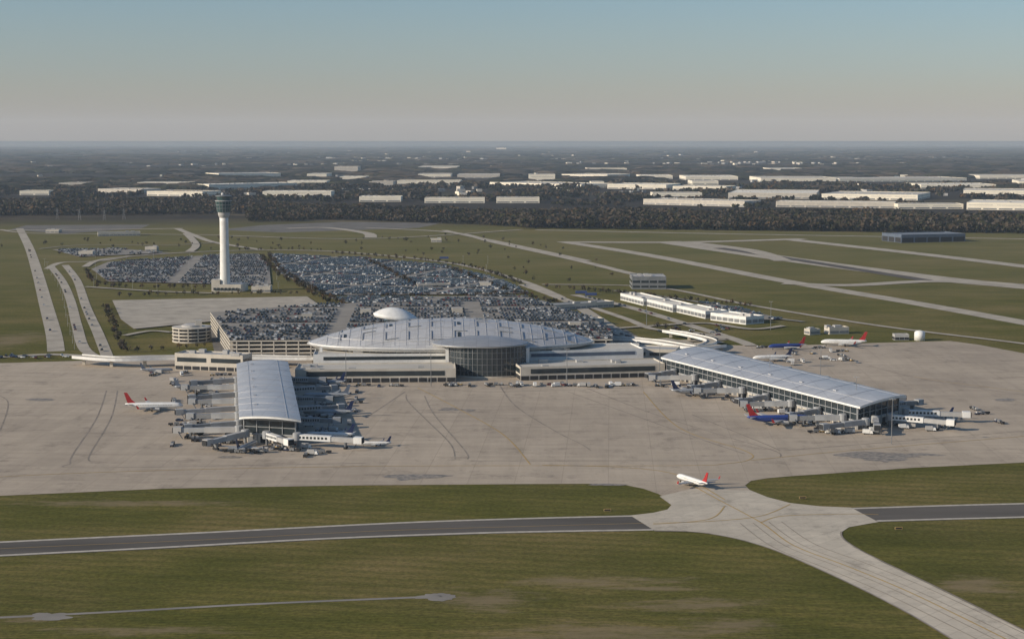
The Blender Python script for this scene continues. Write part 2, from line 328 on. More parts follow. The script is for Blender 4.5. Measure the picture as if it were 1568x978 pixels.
# ---------------- parking lots and cars
PAINT=[mat('car_white',(0.72,0.72,0.72),None,1,0.3),mat('car_silver',(0.33,0.34,0.36),None,1,0.3,0.3),mat('car_black',(0.015,0.015,0.018),None,1,0.25),mat('car_grey',(0.075,0.08,0.09),None,1,0.3,0.2),mat('car_red',(0.14,0.02,0.02),None,1,0.3),mat('car_blue',(0.025,0.04,0.10),None,1,0.3),M_glass]
def frust(x0,x1,y,z0,x2,x3,y2,z1): return [(x0,-y,z0),(x1,-y,z0),(x1,y,z0),(x0,y,z0),(x2,-y2,z1),(x3,-y2,z1),(x3,y2,z1),(x2,y2,z1)]
TV=np.array(frust(-2.3,2.3,.92,.3,-2.25,2.2,.88,1.0)+frust(-1.9,1.1,.86,1.0,-1.4,.4,.68,1.52))
SF=[[0,1,5,4],[1,2,6,5],[2,3,7,6],[3,0,4,7],[4,5,6,7]]
TF=np.array(SF+[[i+8 for i in f] for f in SF]); 
def cars(name,lots):
    V=[];Fc=[];Mi=[];n0=0
    for poly,ang,z,fill,mod in lots:
        P=np.array(poly); c=P.mean(0); ca,sa=math.cos(ang),math.sin(ang)
        loc=(P-c)@np.array([[ca,-sa],[sa,ca]])
        a0,a1=loc[:,0].min(),loc[:,0].max();b0,b1=loc[:,1].min(),loc[:,1].max()
        xs=np.arange(a0,a1,2.75); ys=[]; b=b0; r=0
        while b<b1:
            ys+= [(b+2.6,0),(b+7.9,1)]; b+=mod; r+=1
            if r%6==0: b+=14
        X,Y,H=[],[],[]
        for yy,fl in ys:
            for xx in xs:
                if int((xx-a0)/2.75)%40<5 : continue
                X.append(xx);Y.append(yy);H.append(fl)
        X=np.array(X);Y=np.array(Y);H=np.array(H)
        wx=c[0]+X*ca-Y*sa; wy=c[1]+X*sa+Y*ca
        dens=np.array([noise.noise(Vector((x*.012,y*.012,5))) for x,y in zip(wx,wy)])
        k=inpoly(wx,wy,poly)&(rng.random(len(X))<fill+dens*0.6)
        wx=wx[k];wy=wy[k];h=ang+math.pi/2+H[k]*math.pi+rng.normal(0,.03,k.sum()); n=len(wx)
        if n==0: continue
        wx=wx+rng.normal(0,.15,n); wy=wy+rng.normal(0,.3,n)
        s=rng.uniform(.92,1.12,n); zs=rng.choice([1,1,1.18,1.25],n)
        T3=TV[None]*s[:,None,None]; T3=T3.copy(); T3[:,:,2]*=zs[:,None]
        cx,sx=np.cos(h)[:,None],np.sin(h)[:,None]
        vv=np.stack([wx[:,None]+T3[:,:,0]*cx-T3[:,:,1]*sx, wy[:,None]+T3[:,:,0]*sx+T3[:,:,1]*cx, z+T3[:,:,2]],2).reshape(-1,3)
        V.append(vv); Fc.append((TF[None]+(np.arange(n)*16)[:,None,None]+n0).reshape(-1,4)); n0+=16*n
        col=rng.choice(6,n,p=[.14,.15,.34,.25,.04,.08]); mi=np.repeat(col[:,None],10,1); mi[:,5:9]=6; Mi.append(mi.reshape(-1))
    V=np.concatenate(V);Fc=np.concatenate(Fc);Mi=np.concatenate(Mi)
    me=bpy.data.meshes.new(name); me.from_pydata(V.tolist(),[],Fc.tolist())
    for m in PAINT: me.materials.append(m)
    me.polygons.foreach_set('material_index',Mi.astype(np.int32)); me.update(); link(name,me); print(name,len(Fc)//10)
L1=GL([(140,413),(165,402),(330,391),(395,389),(412,405),(415,436),(380,438),(330,436),(165,432)])
L2=GL([(410,390),(560,396),(680,407),(770,430),(810,450),(700,452),(500,453),(430,420)])
L3=GL([(80,383),(180,381),(260,388),(120,394)])
L4=GL([(500,456),(800,454),(850,466),(560,472)]); L5=GL([(1060,462),(1120,470),(1200,490),(1150,492)]); L6=GL([(1000,468),(1080,486),(1180,496),(1050,462)])
lot=MB(); 
for i,(l) in enumerate((L1,L2,L3,L4,L5)): sheet(lot,l,1.0+.02*i,M_lot)
lot.obj('parking_lot')
GR=GL([(352,521),(322,478),(480,466),(620,461),(830,462),(905,486),(938,505),(938,519)],13)
cars('parked_cars',[(L1,.12,1.0,.7,19),(L2,-.35,1.02,.95,18),(L3,.1,1.04,.5,19),(L4,-.2,1.06,.85,19),(L5,-.5,1.08,.8,17),(GR,.05,13.1,.74,18)])
ga=MB()
cxy=np.mean(GR,0)
def inset(P,k): c=np.mean(P,0); return [tuple(c+(np.array(p)-c)*k) for p in P]
for k in range(5): ga.prism(GR,k*3.0+(0.0 if k==0 else -0.1),k*3.0+1.0,M_ivory,M_lot if k==4 else M_ivory)
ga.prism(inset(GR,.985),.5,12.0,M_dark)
n=len(GR)
for i in range(n):
    a=np.array(GR[i]);b=np.array(GR[(i+1)%n]); Ld=np.linalg.norm(b-a); m=int(Ld//9)
    for j in range(m):
        p=a+(b-a)*(j+.5)/m; p=cxy+(p-cxy)*.998; ga.box(p[0],p[1],0,12.5,.8,.8,math.atan2(b[1]-a[1],b[0]-a[0]),M_ivory)
for u,v in ((470,487),(560,480),(700,478),(880,500)): 
    x,y=G(u,v,13); ga.box(x,y,13,17,9,6,.1,M_ivory,M_lgrey)
ga.obj('parking_garage')
hx=MB(); x,y=G(294,522); 
for k in range(5): hx.lathe(x,y,[(15.5,k*2.7),(15.5,k*2.7+1.0)],36,M_ivory)
hx.lathe(x,y,[(14,0),(14,11)],24,M_dark); hx.lathe(x,y,[(8,11.8),(8,13),(5,14)],24,M_lgrey)
for j in range(12): hx.box(x+15*math.cos(j*.5236),y+15*math.sin(j*.5236),0,11.5,.8,.8,j*.5236,M_ivory)
hx.box(x+6,y-2,11.8,17,5,5,.2,M_ivory,M_lgrey); hx.obj('helix_ramp')
# ---------------- generic buildings
def bld(name,a,b,depth,h,wall=None,roof=None,bands=(),units=0,world=False):
    wall=wall or M_wall; roof=roof or M_wroof
    a=np.array(a if world else G(*a));b=np.array(b if world else G(*b)); d=b-a; Ln=np.linalg.norm(d); d/=Ln; nn=np.array((-d[1],d[0]))
    mb=MB(); P=[a,b,b+nn*depth,a+nn*depth]; mb.prism([tuple(p) for p in P],0,h,wall,roof)
    c=(a+b)/2+nn*depth/2; ang=math.atan2(d[1],d[0])
    t=.4; z=h+.9
    for q,sx,sy in ((-nn*(depth/2-t/2+.003),Ln+.01,t),(nn*(depth/2-t/2+.003),Ln+.01,t)): mb.box(*(c+q),h-.5,z,sx,sy,ang,wall)
    for q in (-d*(Ln/2-t/2+.003),d*(Ln/2-t/2+.003)): mb.box(*(c+q),h-.5,z-.02,t,depth-2*t,ang,wall)
    for z0,z1,m,seg in bands:
        k=max(1,int(Ln/seg)); 
        for i in range(k):
            p=a+d*Ln*(i+.5)/k-nn*.06; mb.box(*p,z0,z1,Ln/k*.86,.24,ang,m)
        k=max(1,int(depth/seg))
        for i in range(k):
            for e,sg in ((a,-1),(b,1)):
                p=e+nn*depth*(i+.5)/k+d*sg*.06; mb.box(*p,z0,z1,.24,depth/k*.86,ang,m)
    for i in range(units):
        p=c+d*random.uniform(-.45,.45)*Ln+nn*random.uniform(-.4,.4)*depth; mb.box(*p,h,h+random.uniform(1.2,2.6),random.uniform(3,7),random.uniform(2.5,5),ang,M_lgrey)
    return mb.obj(name)
# distant warehouses
WH=[((320,290),(455,287),110,15),((335,272),(430,271),200,16),((402,301),(507,301),90,14),((512,265),(548,265),150,30),((550,309),(614,309),70,13),((650,311),(742,311),70,12),((760,311),(826,311),70,13),((565,285),(602,285),120,15),
((608,283),(705,283),160,14),((750,285),(890,289),180,13),((700,273),(765,273),250,14),((985,313),(1140,317),90,13),((1165,279),(1280,279),300,15),((1285,279),(1480,278),250,13),((1115,304),(1250,305),300,15),((1258,305),(1405,307),240,14),
((1188,317),(1370,319),70,13),((1480,321),(1700,324),180,16),((1475,299),(1700,301),200,14),((930,289),(1020,290),180,14),((1030,291),(1112,292),120,12),((225,300),(310,301),110,13),((150,296),(216,297),100,13),((30,299),(75,299),80,12),
((1375,320),(1475,320),60,11),((1410,289),(1525,289),200,13),((1000,303),(1075,303),90,13),((640,260),(700,260),400,14),((640,272),(690,272),200,14),((860,272),(930,273),200,14),((1050,276),(1130,276),250,14),
((440,283),(500,283),120,13),((210,285),(290,285),110,12),((760,229),(775,229),500,25),((1180,262),(1230,262),300,12),((905,284),(925,284),110,12),((1560,284),(1750,285),240,14),((470,272),(500,272),200,15),((810,277),(850,277),130,24),
((980,274),(1030,274),200,13),((1500,274),(1650,274),250,13),((90,286),(140,286),120,12),((900,262),(960,262),300,12),((520,276),(560,276),150,13),((1060,283),(1100,283),150,13)]
wb=[]
for i,(a,b,dp,h) in enumerate(WH):
    big=(b[0]-a[0])>100
    bld('warehouse',a,b,dp,h,M_wall if random.random()<.8 else M_ivory,random.choice([M_wroof,M_wr2] if big else [M_wroof,M_wr2,M_wr3,M_tan]),bands=((1.0,4.0,M_grey,34),(h*.66,h*.72,M_lgrey,60)),units=16)
    A=G(*a);B=G(*b); wb.append((A[0]-25,B[0]+25,A[1]-200,A[1]+dp+40))
bld('hangar',(1380,372),(1478,370),60,12,M_dblue,M_grey,bands=((0.5,8,M_dark,20),))
bld('office_building',(968,443),(1020,443),40,13,M_grey,M_lgrey,bands=((2,4,M_glass,8),(7,9.5,M_glass,8)),units=6)
for a,b in (((950,459),(985,468)),((990,468),(1030,478)),((1036,478),(1080,488)),((1088,490),(1142,497))):
    bld('rental_car_building',a,b,22,6,M_white,M_wroof,bands=((1,4,M_grey,7),),units=3)
for a,b,dp,h in (((385,448),(414,448),14,6),((120,392),(142,392),14,6),((222,385),(240,385),14,6),((820,478),(940,470),16,5),((640,441),(690,440),10,3.5),((1160,345),(1190,345),20,6),((150,362),(215,361),20,6),((1270,512),(1300,511),10,5),((40,298),(60,298),30,6),((70,357),(90,357),20,5),((735,441),(752,441),12,5),((660,371),(676,371),12,5),((1240,513),(1256,512),8,4),((865,500),(925,497),12,5)):
    bld('service_building',a,b,dp,h,M_ivory,M_lgrey,bands=((1,2.8,M_grey,6),),units=2)
tk=MB(); x,y=G(1408,521); tk.lathe(x,y,[(4.2,0),(4.2,6.5),(3,7.6),(.5,8.2)],28,M_white); tk.obj('storage_tank',True)
bld('pump_house',(1370,521),(1392,521),8,4,M_lgrey,M_lgrey,bands=((.5,2.5,M_dark,3),))
# ---------------- control tower
ct=MB(); x,y=G(345,446)
ct.lathe(x,y,[(5.9,0),(5.4,12),(4.7,45),(4.5,74),(4.6,80)],40,M_white)
ct.lathe(x,y,[(4.7,78),(6.0,81),(6.2,84)],40,M_lgrey)
ct.lathe(x,y,[(6.2,84),(7.2,84.2),(8.6,94.5),(8.8,95.5)],16,M_gglass)
ct.lathe(x,y,[(8.9,95.5),(8.9,96.2),(7.0,96.4)],32,M_lgrey); ct.lathe(x,y,[(6.4,96.3),(8.0,100.6)],12,M_gglass); ct.lathe(x,y,[(8.6,100.6),(8.6,101.3),(4,102.0)],24,M_grey)
for j in range(16):
    a=j*math.pi/8; ct.beam((x+7.25*math.cos(a),y+7.25*math.sin(a),84.2),(x+8.75*math.cos(a),y+8.75*math.sin(a),95.4),.2,.25,M_sky_l)
for z in (88,91.5): ct.lathe(x,y,[(7.3+(z-84)*.135,z),(7.35+(z-84)*.135,z+.4)],32,M_sky_l,False)
for dx,dy,h in ((1,1,6),(-2,1,4),(0,-2,7),(2.5,-1,3)): ct.beam((x+dx,y+dy,101.5),(x+dx,y+dy,102+h),.25,.25,M_grey)
ct.lathe(x-1,y,[(1.2,102),(1.5,103),(.9,104.3)],12,M_white)
ct.box(x+2.0,y-5.05,2,78,.9,.5,0,M_lgrey)
ct.prism([(x-13,y-6),(x+18,y-8),(x+22,y+14),(x-12,y+16)],0,8,M_ivory,M_lgrey); ct.box(x-9,y-2,0,13,9,9,0,M_ivory,M_lgrey)
for i in range(7): ct.box(x+i*4-10,y-7.1+(-i*.25),2,4.5,2.6,.6,-.06,M_glass)
o=ct.obj('control_tower',True)
for p in o.data.polygons:
    c=p.center; p.use_smooth = math.hypot(c.x-x,c.y-y)<5.9 and c.z<81 and len(p.vertices)==4 and abs(p.normal.z)<.5 and p.area>3 and p.area<60 and abs(c.x-x-2)>.01
# ---------------- terminal
tm=MB()
Z0=15.5
tl=np.array(G(470,525,Z0)); tr=np.array(G(910,522,Z0)); C=(tl+tr)/2; A_=np.linalg.norm(tr-tl)/2; B_=47.0; rt=math.atan2(*(tr-tl)[::-1]); HT=17.0
cr_,sr_=math.cos(rt),math.sin(rt)
def E(px,py,z): return (C[0]+px*cr_-py*sr_,C[1]+px*sr_+py*cr_,z)
def dz(px,py): return Z0+HT*max(0,1-(px/A_)**2-(py/B_)**2)**.85
rings=[]
NT=96
for k in range(0,15):
    r=1-(k/14)**1.4*.985
    rings.append([E(A_*r*math.cos(2*math.pi*j/NT),B_*r*math.sin(2*math.pi*j/NT),dz(A_*r*math.cos(2*math.pi*j/NT),B_*r*math.sin(2*math.pi*j/NT))) for j in range(NT)])
dome=MB()
tm.loft([[E(A_*.97*math.cos(2*math.pi*j/NT),B_*.97*math.sin(2*math.pi*j/NT),Z0-1.6) for j in range(NT)],[E(A_*math.cos(2*math.pi*j/NT),B_*math.sin(2*math.pi*j/NT),Z0) for j in range(NT)]],M_white)
dome.loft(rings,M_dome)
def strip(px0,py0,px1,py1,w,h,mt,n=14,lift=.25):
    for i in range(n):
        q=[]
        for t in (i/n,(i+1)/n):
            a=px0+(px1-px0)*t;b=py0+(py1-py0)*t; q.append(E(a,b,dz(a,b)+lift))
        tm.beam(q[0],q[1],w,h,mt)
for i,px in enumerate(np.arange(-88,92,8.0)):
    ym=B_*math.sqrt(max(0,1-(px/A_)**2))*.93
    strip(px,-ym,px,ym,.3,.25,M_rib,16,.1)
    if i%2 and ym>18:
        for q,py in enumerate(np.arange(-ym+5,ym-10,17)):
            s=1 if (i//2+q)%2 else -1
            strip(px+1.5,py,px+1.5,py+10,.9,.5,M_sky_l,3,.28)
            if (i//2+q)%3: strip(px+1.5,py+(10 if s>0 else 0),px+10,py+(10 if s>0 else 0),1.1,.5,M_sky_l,3,.28)
            if random.random()<.12: strip(px+4.8,py+3,px+4.8,py+8,2.0,.4,M_glass,2,.25)
for py in (-36,-24,-12,0,14,30):
    xm=A_*math.sqrt(1-(py/B_)**2)*.97; strip(-xm,py,xm,py,.3,.25,M_rib,40,.1)
for k in (.86,.985):
    for j in range(NT):
        a0=2*math.pi*j/NT;a1=2*math.pi*(j+1)/NT
        p=(A_*k*math.cos(a0),B_*k*math.sin(a0));q=(A_*k*math.cos(a1),B_*k*math.sin(a1)); tm.beam(E(*p,dz(*p)+.15),E(*q,dz(*q)+.15),.6,.5,M_rib if k<.9 else M_white)
def ell(k,z,mt,z1,n=NT): tm.prism([E(A_*k*math.cos(2*math.pi*j/n),B_*k*math.sin(2*math.pi*j/n),0)[:2] for j in range(n)],z,z1,mt)
ell(.86,0,M_ivory,8); ell(.84,8,M_glass,Z0-1.65)
for j in range(NT):
    a=2*math.pi*j/NT; p=E(A_*.845*math.cos(a),B_*.845*math.sin(a),0); tm.box(p[0],p[1],8,Z0-1.7,.5,.5,a,M_white)
for u in (492,536,680): 
    p=G(u,548,8); tm.box(p[0],p[1],0,15.5,1.8,1.8,0,M_white)
ax,ay=G(746,579); RA=26; ay+=RA*.7
tm.prism([(ax+RA*math.cos(t),ay+RA*.7*math.sin(t)) for t in np.linspace(-math.pi,0,29)]+[(ax+RA,ay+30),(ax-RA,ay+30)],0,20.5,M_glass)
for t in np.linspace(-math.pi+.02,-.02,25):
    tm.box(ax+(RA+.1)*math.cos(t),ay+(RA*.7+.1)*math.sin(t),0,20.4,.16,.3,t,M_grey)
for z in (.6,4.6,9,13,17):
    pts=[(ax+(RA+.25)*math.cos(t),ay+(RA*.7+.25)*math.sin(t),z) for t in np.linspace(-math.pi,0,25)]
    for a,b in zip(pts,pts[1:]): tm.beam(a,b,.25,1.2 if z<1 else .2,M_ivory if z<1 else M_grey)
for sx in (-1,1): tm.box(ax+sx*(RA+1.6),ay+2,0,18.5,2.2,9,0,M_white)
can=MB(); rr=[]
for k in range(10):
    r=1-(k/9)**1.3*.98; rr.append([(ax-5+34*r*math.cos(2*math.pi*j/60),ay+6+26*r*math.sin(2*math.pi*j/60),21.2+4.5*(1-r*r)) for j in range(60)])
can.loft([[(ax-5+33*math.cos(2*math.pi*j/60),ay+6+25*math.sin(2*math.pi*j/60),20.4) for j in range(60)]]+rr[:1],M_white,False)
can.loft(rr,M_lens)
can2=MB(); bx,by=G(606,487,27); rr=[]
for k in range(8):
    r=1-(k/7)**1.3*.98; rr.append([(bx+17*r*math.cos(2*math.pi*j/40),by+12*r*math.sin(2*math.pi*j/40),27+1.5+6.5*(1-r*r)-(2.2*r*math.cos(2*math.pi*j/40))) for j in range(40)])
can2.loft([[(bx+16*math.cos(2*math.pi*j/40),by+11*math.sin(2*math.pi*j/40),26.5-2*math.cos(2*math.pi*j/40)) for j in range(40)]]+rr,M_white)
tm.lathe(bx,by,[(9,0),(9,26)],24,M_glass)
T_=bpy.data.objects.new('airport_terminal',None); sc.collection.objects.link(T_)
for m_,n_,s_ in ((tm,'terminal_body',False),(dome,'dome_roof',True),(can,'canopy_roof',True),(can2,'entrance_canopy',True)):
    o=m_.obj(n_,s_); o.parent=T_
def wing(a,b,dp,h,bands,wall=M_ivory,roof=M_lgrey,units=5):
    o=bld('terminal_wing',a,b,dp,h,wall,roof,bands=bands,units=units); o.parent=T_
wing((452,587),(698,585),30,8.5,((.4,3.2,M_dark,6),(4.6,7.8,M_glass,90)),roof=M_wr2)
wing((480,572),(700,570),34,12.5,((9.3,11.6,M_glass,70),),wall=M_white,roof=M_wr2)
wing((797,583),(1018,577),28,8.5,((.4,3.2,M_dark,6),(4.6,7.8,M_glass,90)),roof=M_wr2)
wing((800,567),(985,562),34,12.5,((9.3,11.6,M_dblue,70),),wall=M_white,roof=M_wr2)
wing((268,566),(372,570),16,11,((6,9,M_glass,20),(.5,3,M_dark,6)))
wing((905,552),(1035,556),22,9,((5,7.5,M_glass,20),))
# concourses
def concourse(FL,FR,NR,NL,name,rise):
    FL,FR,NR,NL=[np.array(G(u,v,13.5)) for u,v in (FL,FR,NR,NL)]
    c_=bpy.data.objects.new(name,None); sc.collection.objects.link(c_)
    rf=MB(); ns=40; nc=14; rows=[]
    for i in range(ns+1):
        t=i/ns; Lp=FL+(NL-FL)*t; Rp=FR+(NR-FR)*t
        row=[]
        for j in range(nc+1):
            s=j/nc; ax_=(NL-FL)/np.linalg.norm(NL-FL); bul=ax_*(4.5*(4*s*(1-s)))*t
            p=Lp+(Rp-Lp)*s+bul; row.append((p[0],p[1],13.2+rise*(4*s*(1-s))**.9+.8*t))
        rows.append(row)
    vs=[p for r in rows for p in r]; W=nc+1
    rf.add(vs,[[i*W+j,(i+1)*W+j,(i+1)*W+j+1,i*W+j+1] for i in range(ns) for j in range(nc)],M_croof)
    vs2=[(p[0],p[1],p[2]-1.1) for p in vs]; rf.add(vs2,[[i*W+j,i*W+j+1,(i+1)*W+j+1,(i+1)*W+j] for i in range(ns) for j in range(nc)],M_white)
    ed=[(i,0) for i in range(ns+1)]+[(ns,j) for j in range(1,nc+1)]+[(i,nc) for i in range(ns-1,-1,-1)]+[(0,j) for j in range(nc-1,0,-1)]
    n=len(ed); e=[vs[i*W+j] for i,j in ed]+[vs2[i*W+j] for i,j in ed]
    rf.add(e,[[i,(i+1)%n,n+(i+1)%n,n+i] for i in range(n)],M_white)
    o=rf.obj('roof',False); o.parent=c_
    for p in o.data.polygons: p.use_smooth = abs(p.normal.z)>.5
    rb=MB()
    for i in range(0,ns+1,4):
        for j in range(nc): rb.beam(tuple(np.array(rows[i][j])+(0,0,.05)),tuple(np.array(rows[i][j+1])+(0,0,.05)),.2,.18,M_rib)
    for i in range(3,ns-1,6):
        p=np.array(rows[i][4]); ang=math.atan2(*(NL-FL)[::-1]); rb.box(p[0],p[1],p[2]-.5,p[2]+.5,3,1.4,ang,M_rib)
    for j in (3,11):
        for i in range(ns): rb.beam(tuple(np.array(rows[i][j])+(0,0,.05)),tuple(np.array(rows[i+1][j])+(0,0,.05)),.25,.2,M_rib)
    o=rb.obj('roof_ribs'); o.parent=c_
    bd=MB(); cen=(FL+FR+NR+NL)/4
    ax_=(NL-FL)/np.linalg.norm(NL-FL); wd=(FR-FL)/np.linalg.norm(FR-FL); wd2=(NR-NL)/np.linalg.norm(NR-NL)
    P=[FL+wd*3,FR-wd*3,NR-wd2*3-ax_*5,NL+wd2*3-ax_*5]
    bd.prism([tuple(p) for p in P],0,4.6,M_ivory)
    bd.prism([tuple(p) for p in P],4.6,12.8,M_glass)
    for i in range(4):
        a=P[i];b=P[(i+1)%4]; Ln=np.linalg.norm(b-a); d=(b-a)/Ln; ang=math.atan2(d[1],d[0]); outn=np.array((d[1],-d[0]))
        if np.dot(outn,(a+b)/2-cen)<0: outn=-outn
        m=int(Ln/6)
        for z0,z1 in ((4.3,5.2),(8.5,8.8),(12.2,13.0)): p=(a+b)/2+outn*.15; bd.box(*p,z0,z1,Ln+.6,.4,ang,M_bridge)
        for k in range(m+1):
            p=a+d*Ln*k/m+outn*.2; bd.box(*p,0,12.9,.32,.6,ang,M_bridge)
            if k<m: p=a+d*Ln*(k+.5)/m+outn*.03; bd.box(*p,.2,3.4,3.6,.2,ang,M_dark if k%3 else M_grey)
    o=bd.obj('walls'); o.parent=c_
    return FL,FR,NR,NL
CA=concourse((362,556),(441,553),(461,645),(366,640),'concourse_building',1.9)
CB=concourse((1012,546),(1082,531),(1388,607),(1317,624),'concourse_building',2.6)
# ---------------- jet bridges
def jb_mesh(Ln,mA,mB):
    mb=MB(); mb.lathe(0,0,[(2.3,3.6),(2.3,7.2),(1.8,7.6)],14,M_bridge); mb.lathe(0,0,[(.7,.1),(.7,3.6)],10,M_grey)
    mb.beam((1.5,0,5.4),(Ln*.55,0,5.0),3.0,2.9,mA); mb.beam((Ln*.5,0,5.0),(Ln-2,0,4.6),2.5,2.4,mB)
    for k in range(8): mb.box(2+k*Ln*.06,-1.53,4.7,5.9,Ln*.035,.1,0,M_glass)
    mb.box(Ln-.5,0,3.1,6.5,4.4,3.8,0,mA); mb.box(Ln+1.8,0,3.4,6.1,.8,3.2,0,M_dark)
    mb.box(Ln*.78,0,.9,3.6,.7,2.8,0,M_grey); mb.box(Ln*.78,0,.15,1.2,1.3,3.6,0,M_tire)
    mb.beam((Ln-3.5,2.4,.4),(Ln-1.2,2.4,4.2),.9,.3,M_grey)
    return mb.mesh('jet_bridge')
JB={(l,k):jb_mesh(l,*c) for l in (22,28,34) for k,c in enumerate(((M_bridge,M_grey),(M_lgrey,M_bridge),(M_white,M_lgrey)))}
def jb(p,ang,l=28,k=None): link('jet_bridge',JB[(l,random.choice((0,0,1)) if k is None else k)],(p[0],p[1],.12),ang)
def along(A,B,t): return np.array(A)+(np.array(B)-np.array(A))*t
axA=math.atan2(*(np.array(CA[3])-CA[0])[::-1]); axB=math.atan2(*(np.array(CB[3])-CB[0])[::-1])
for i,t in enumerate((.10,.24,.38,.50,.62,.74,.86,.95)): jb(along(CA[0],CA[3],t)-0, axA-math.pi/2+(-.25 if i%2 else .12),(28,34,28)[i%3])
for i,t in enumerate((.12,.3,.46,.62,.78)): jb(along(CA[1],CA[2],t), axA+math.pi/2+(.25 if i%2 else -.1),(22,28)[i%2],0)
for i,t in enumerate((.08,.2,.33,.46,.58,.70,.82,.93)): jb(along(CB[0],CB[3],t), axB-math.pi/2+(-.5 if i%2 else .2),(22,28)[i%2])
for i,t in enumerate((.15,.3,.45,.62,.8,.92)): jb(along(CB[1],CB[2],t), axB+math.pi/2+(.2 if i%2 else -.2),28)
pA=along(CA[3],CA[2],.85); jb(pA+(3,-2),math.radians(-12),34,2); jb(along(CA[3],CA[2],.45)+(0,-1),math.radians(-50),22,2); jb(along(CA[3],CA[2],.1),math.radians(-125),28)
pB=along(CB[3],CB[2],.5); jb(pB+(3,-3),math.radians(-25),34,2); jb(along(CB[3],CB[2],.9)+(2,-2),math.radians(-8),34,2); jb(along(CB[3],CB[2],.1)+(0,-3),math.radians(-155),28); jb(along(CB[3],CB[2],.3)+(0,-3),math.radians(-100),22)
# ---------------- airplanes
def plane_mesh(body,tail,eng=None):
    mb=MB(); n=18
    S=[(18.6,.15,3.1),(18.2,.7,3.15),(17.2,1.25,3.3),(15.5,1.75,3.5),(13,1.95,3.6),(0,1.95,3.6),(-8,1.95,3.6),(-12,1.6,3.85),(-15.5,1.0,4.3),(-18.3,.35,4.7)]
    mb.loft([[(x,r*math.cos(2*math.pi*j/n),z+r*math.sin(2*math.pi*j/n)) for j in range(n)] for x,r,z in S],body)
    def slab(pts,t,mt,vert=False):
        o=len(pts)
        up=[(p[0],p[1],p[2]+t/2) if not vert else (p[0],p[1]+t/2,p[2]) for p in pts]; dn=[(p[0],p[1],p[2]-t/2) if not vert else (p[0],p[1]-t/2,p[2]) for p in pts]
        mb.add(up+dn,[list(range(o)),list(range(2*o-1,o-1,-1))]+[[i,o+i,o+(i+1)%o,(i+1)%o] for i in range(o)],mt)
    for s in(-1,1):
        slab([(4,s*1.2,2.6),(-3.5,s*1.2,2.6),(-5.2,s*8,3.1),(-8,s*16.5,3.9),(-6.4,s*17,4.0),(-.8,s*7,3.1)],.45,M_bridge)
        slab([(-6.4,s*16.9,4.0),(-8,s*16.6,3.9),(-8.8,s*17.2,6.2),(-8.0,s*17.2,6.2)],.2,tail,True)
        slab([(-13,s*.7,4.5),(-16.6,s*.7,4.5),(-18.2,s*6.6,5.1),(-17,s*6.8,5.1)],.3,M_bridge)
        mb.loft([[(x,s*5.2+r*math.cos(2*math.pi*j/12),1.9+r*math.sin(2*math.pi*j/12)) for j in range(12)] for x,r in((4.6,.95),(4.2,1.12),(2,1.12),(-.2,.6))],eng or M_lgrey)
        mb.add([(4.63,s*5.2+.8*math.cos(a),1.9+.8*math.sin(a)) for a in np.linspace(0,6.28,12,endpoint=False)],[list(range(12))],M_dark)
        mb.box(-1,s*2.9,0,2.5,.3,.3,0,M_grey); mb.box(-1,s*2.9,0,1.1,1.1,.6,0,M_tire)
        for q in range(22): mb.box(-10.5+q*1.05,s*1.955,3.95,4.25,.5,.05,0,M_dark)
        mb.beam((16.9,s*.85,4.05),(15.9,s*1.25,4.45),.12,.5,M_dark)
    slab([(-11.5,0,5.2),(-16.8,0,5.2),(-18.9,0,12.0),(-16.9,0,12.0),(-14.2,0,7.6)],.35,tail,True)
    mb.box(14.2,0,0,2.2,.25,.25,0,M_grey); mb.box(14.2,0,0,.8,.8,.5,0,M_tire)
    me=mb.mesh('airplane'); 
    for p in me.polygons: p.use_smooth=(p.material_index==0 and len(p.vertices)==4)
    return me
M_navy=mat('navy_paint',(0.02,0.03,0.08),None,.2,.3); M_silver=mat('silver_paint',(0.36,0.375,0.39),None,.2,.35,.3)
PM={'w':plane_mesh(M_white,M_red),'b':plane_mesh(M_blue,M_red),'n':plane_mesh(M_white,M_navy),'g':plane_mesh(M_silver,M_navy),'d':plane_mesh(M_silver,M_dblue)}
def plane(k,u,v,h,s=1.0): x,y=G(u,v); link('airplane',PM[k],(x,y,.13),math.radians(h),s)
plane('w',236,629,4,.92); plane('n',575,683,178,.45); plane('n',505,673,172,.75); plane('g',495,592,175,.8); plane('d',500,612,178,.8); plane('g',503,638,176,.8)
plane('g',378,690,75,.7); plane('d',300,600,2,.75); plane('b',1192,650,6,1.0); plane('g',1065,606,8,.85)
plane('n',1183,553,188,.8); plane('b',1205,535,190,.8); plane('w',1292,530,172,.95); plane('n',1430,642,176,.6); plane('w',1060,743,118,.68); plane('d',240,571,10,.6)
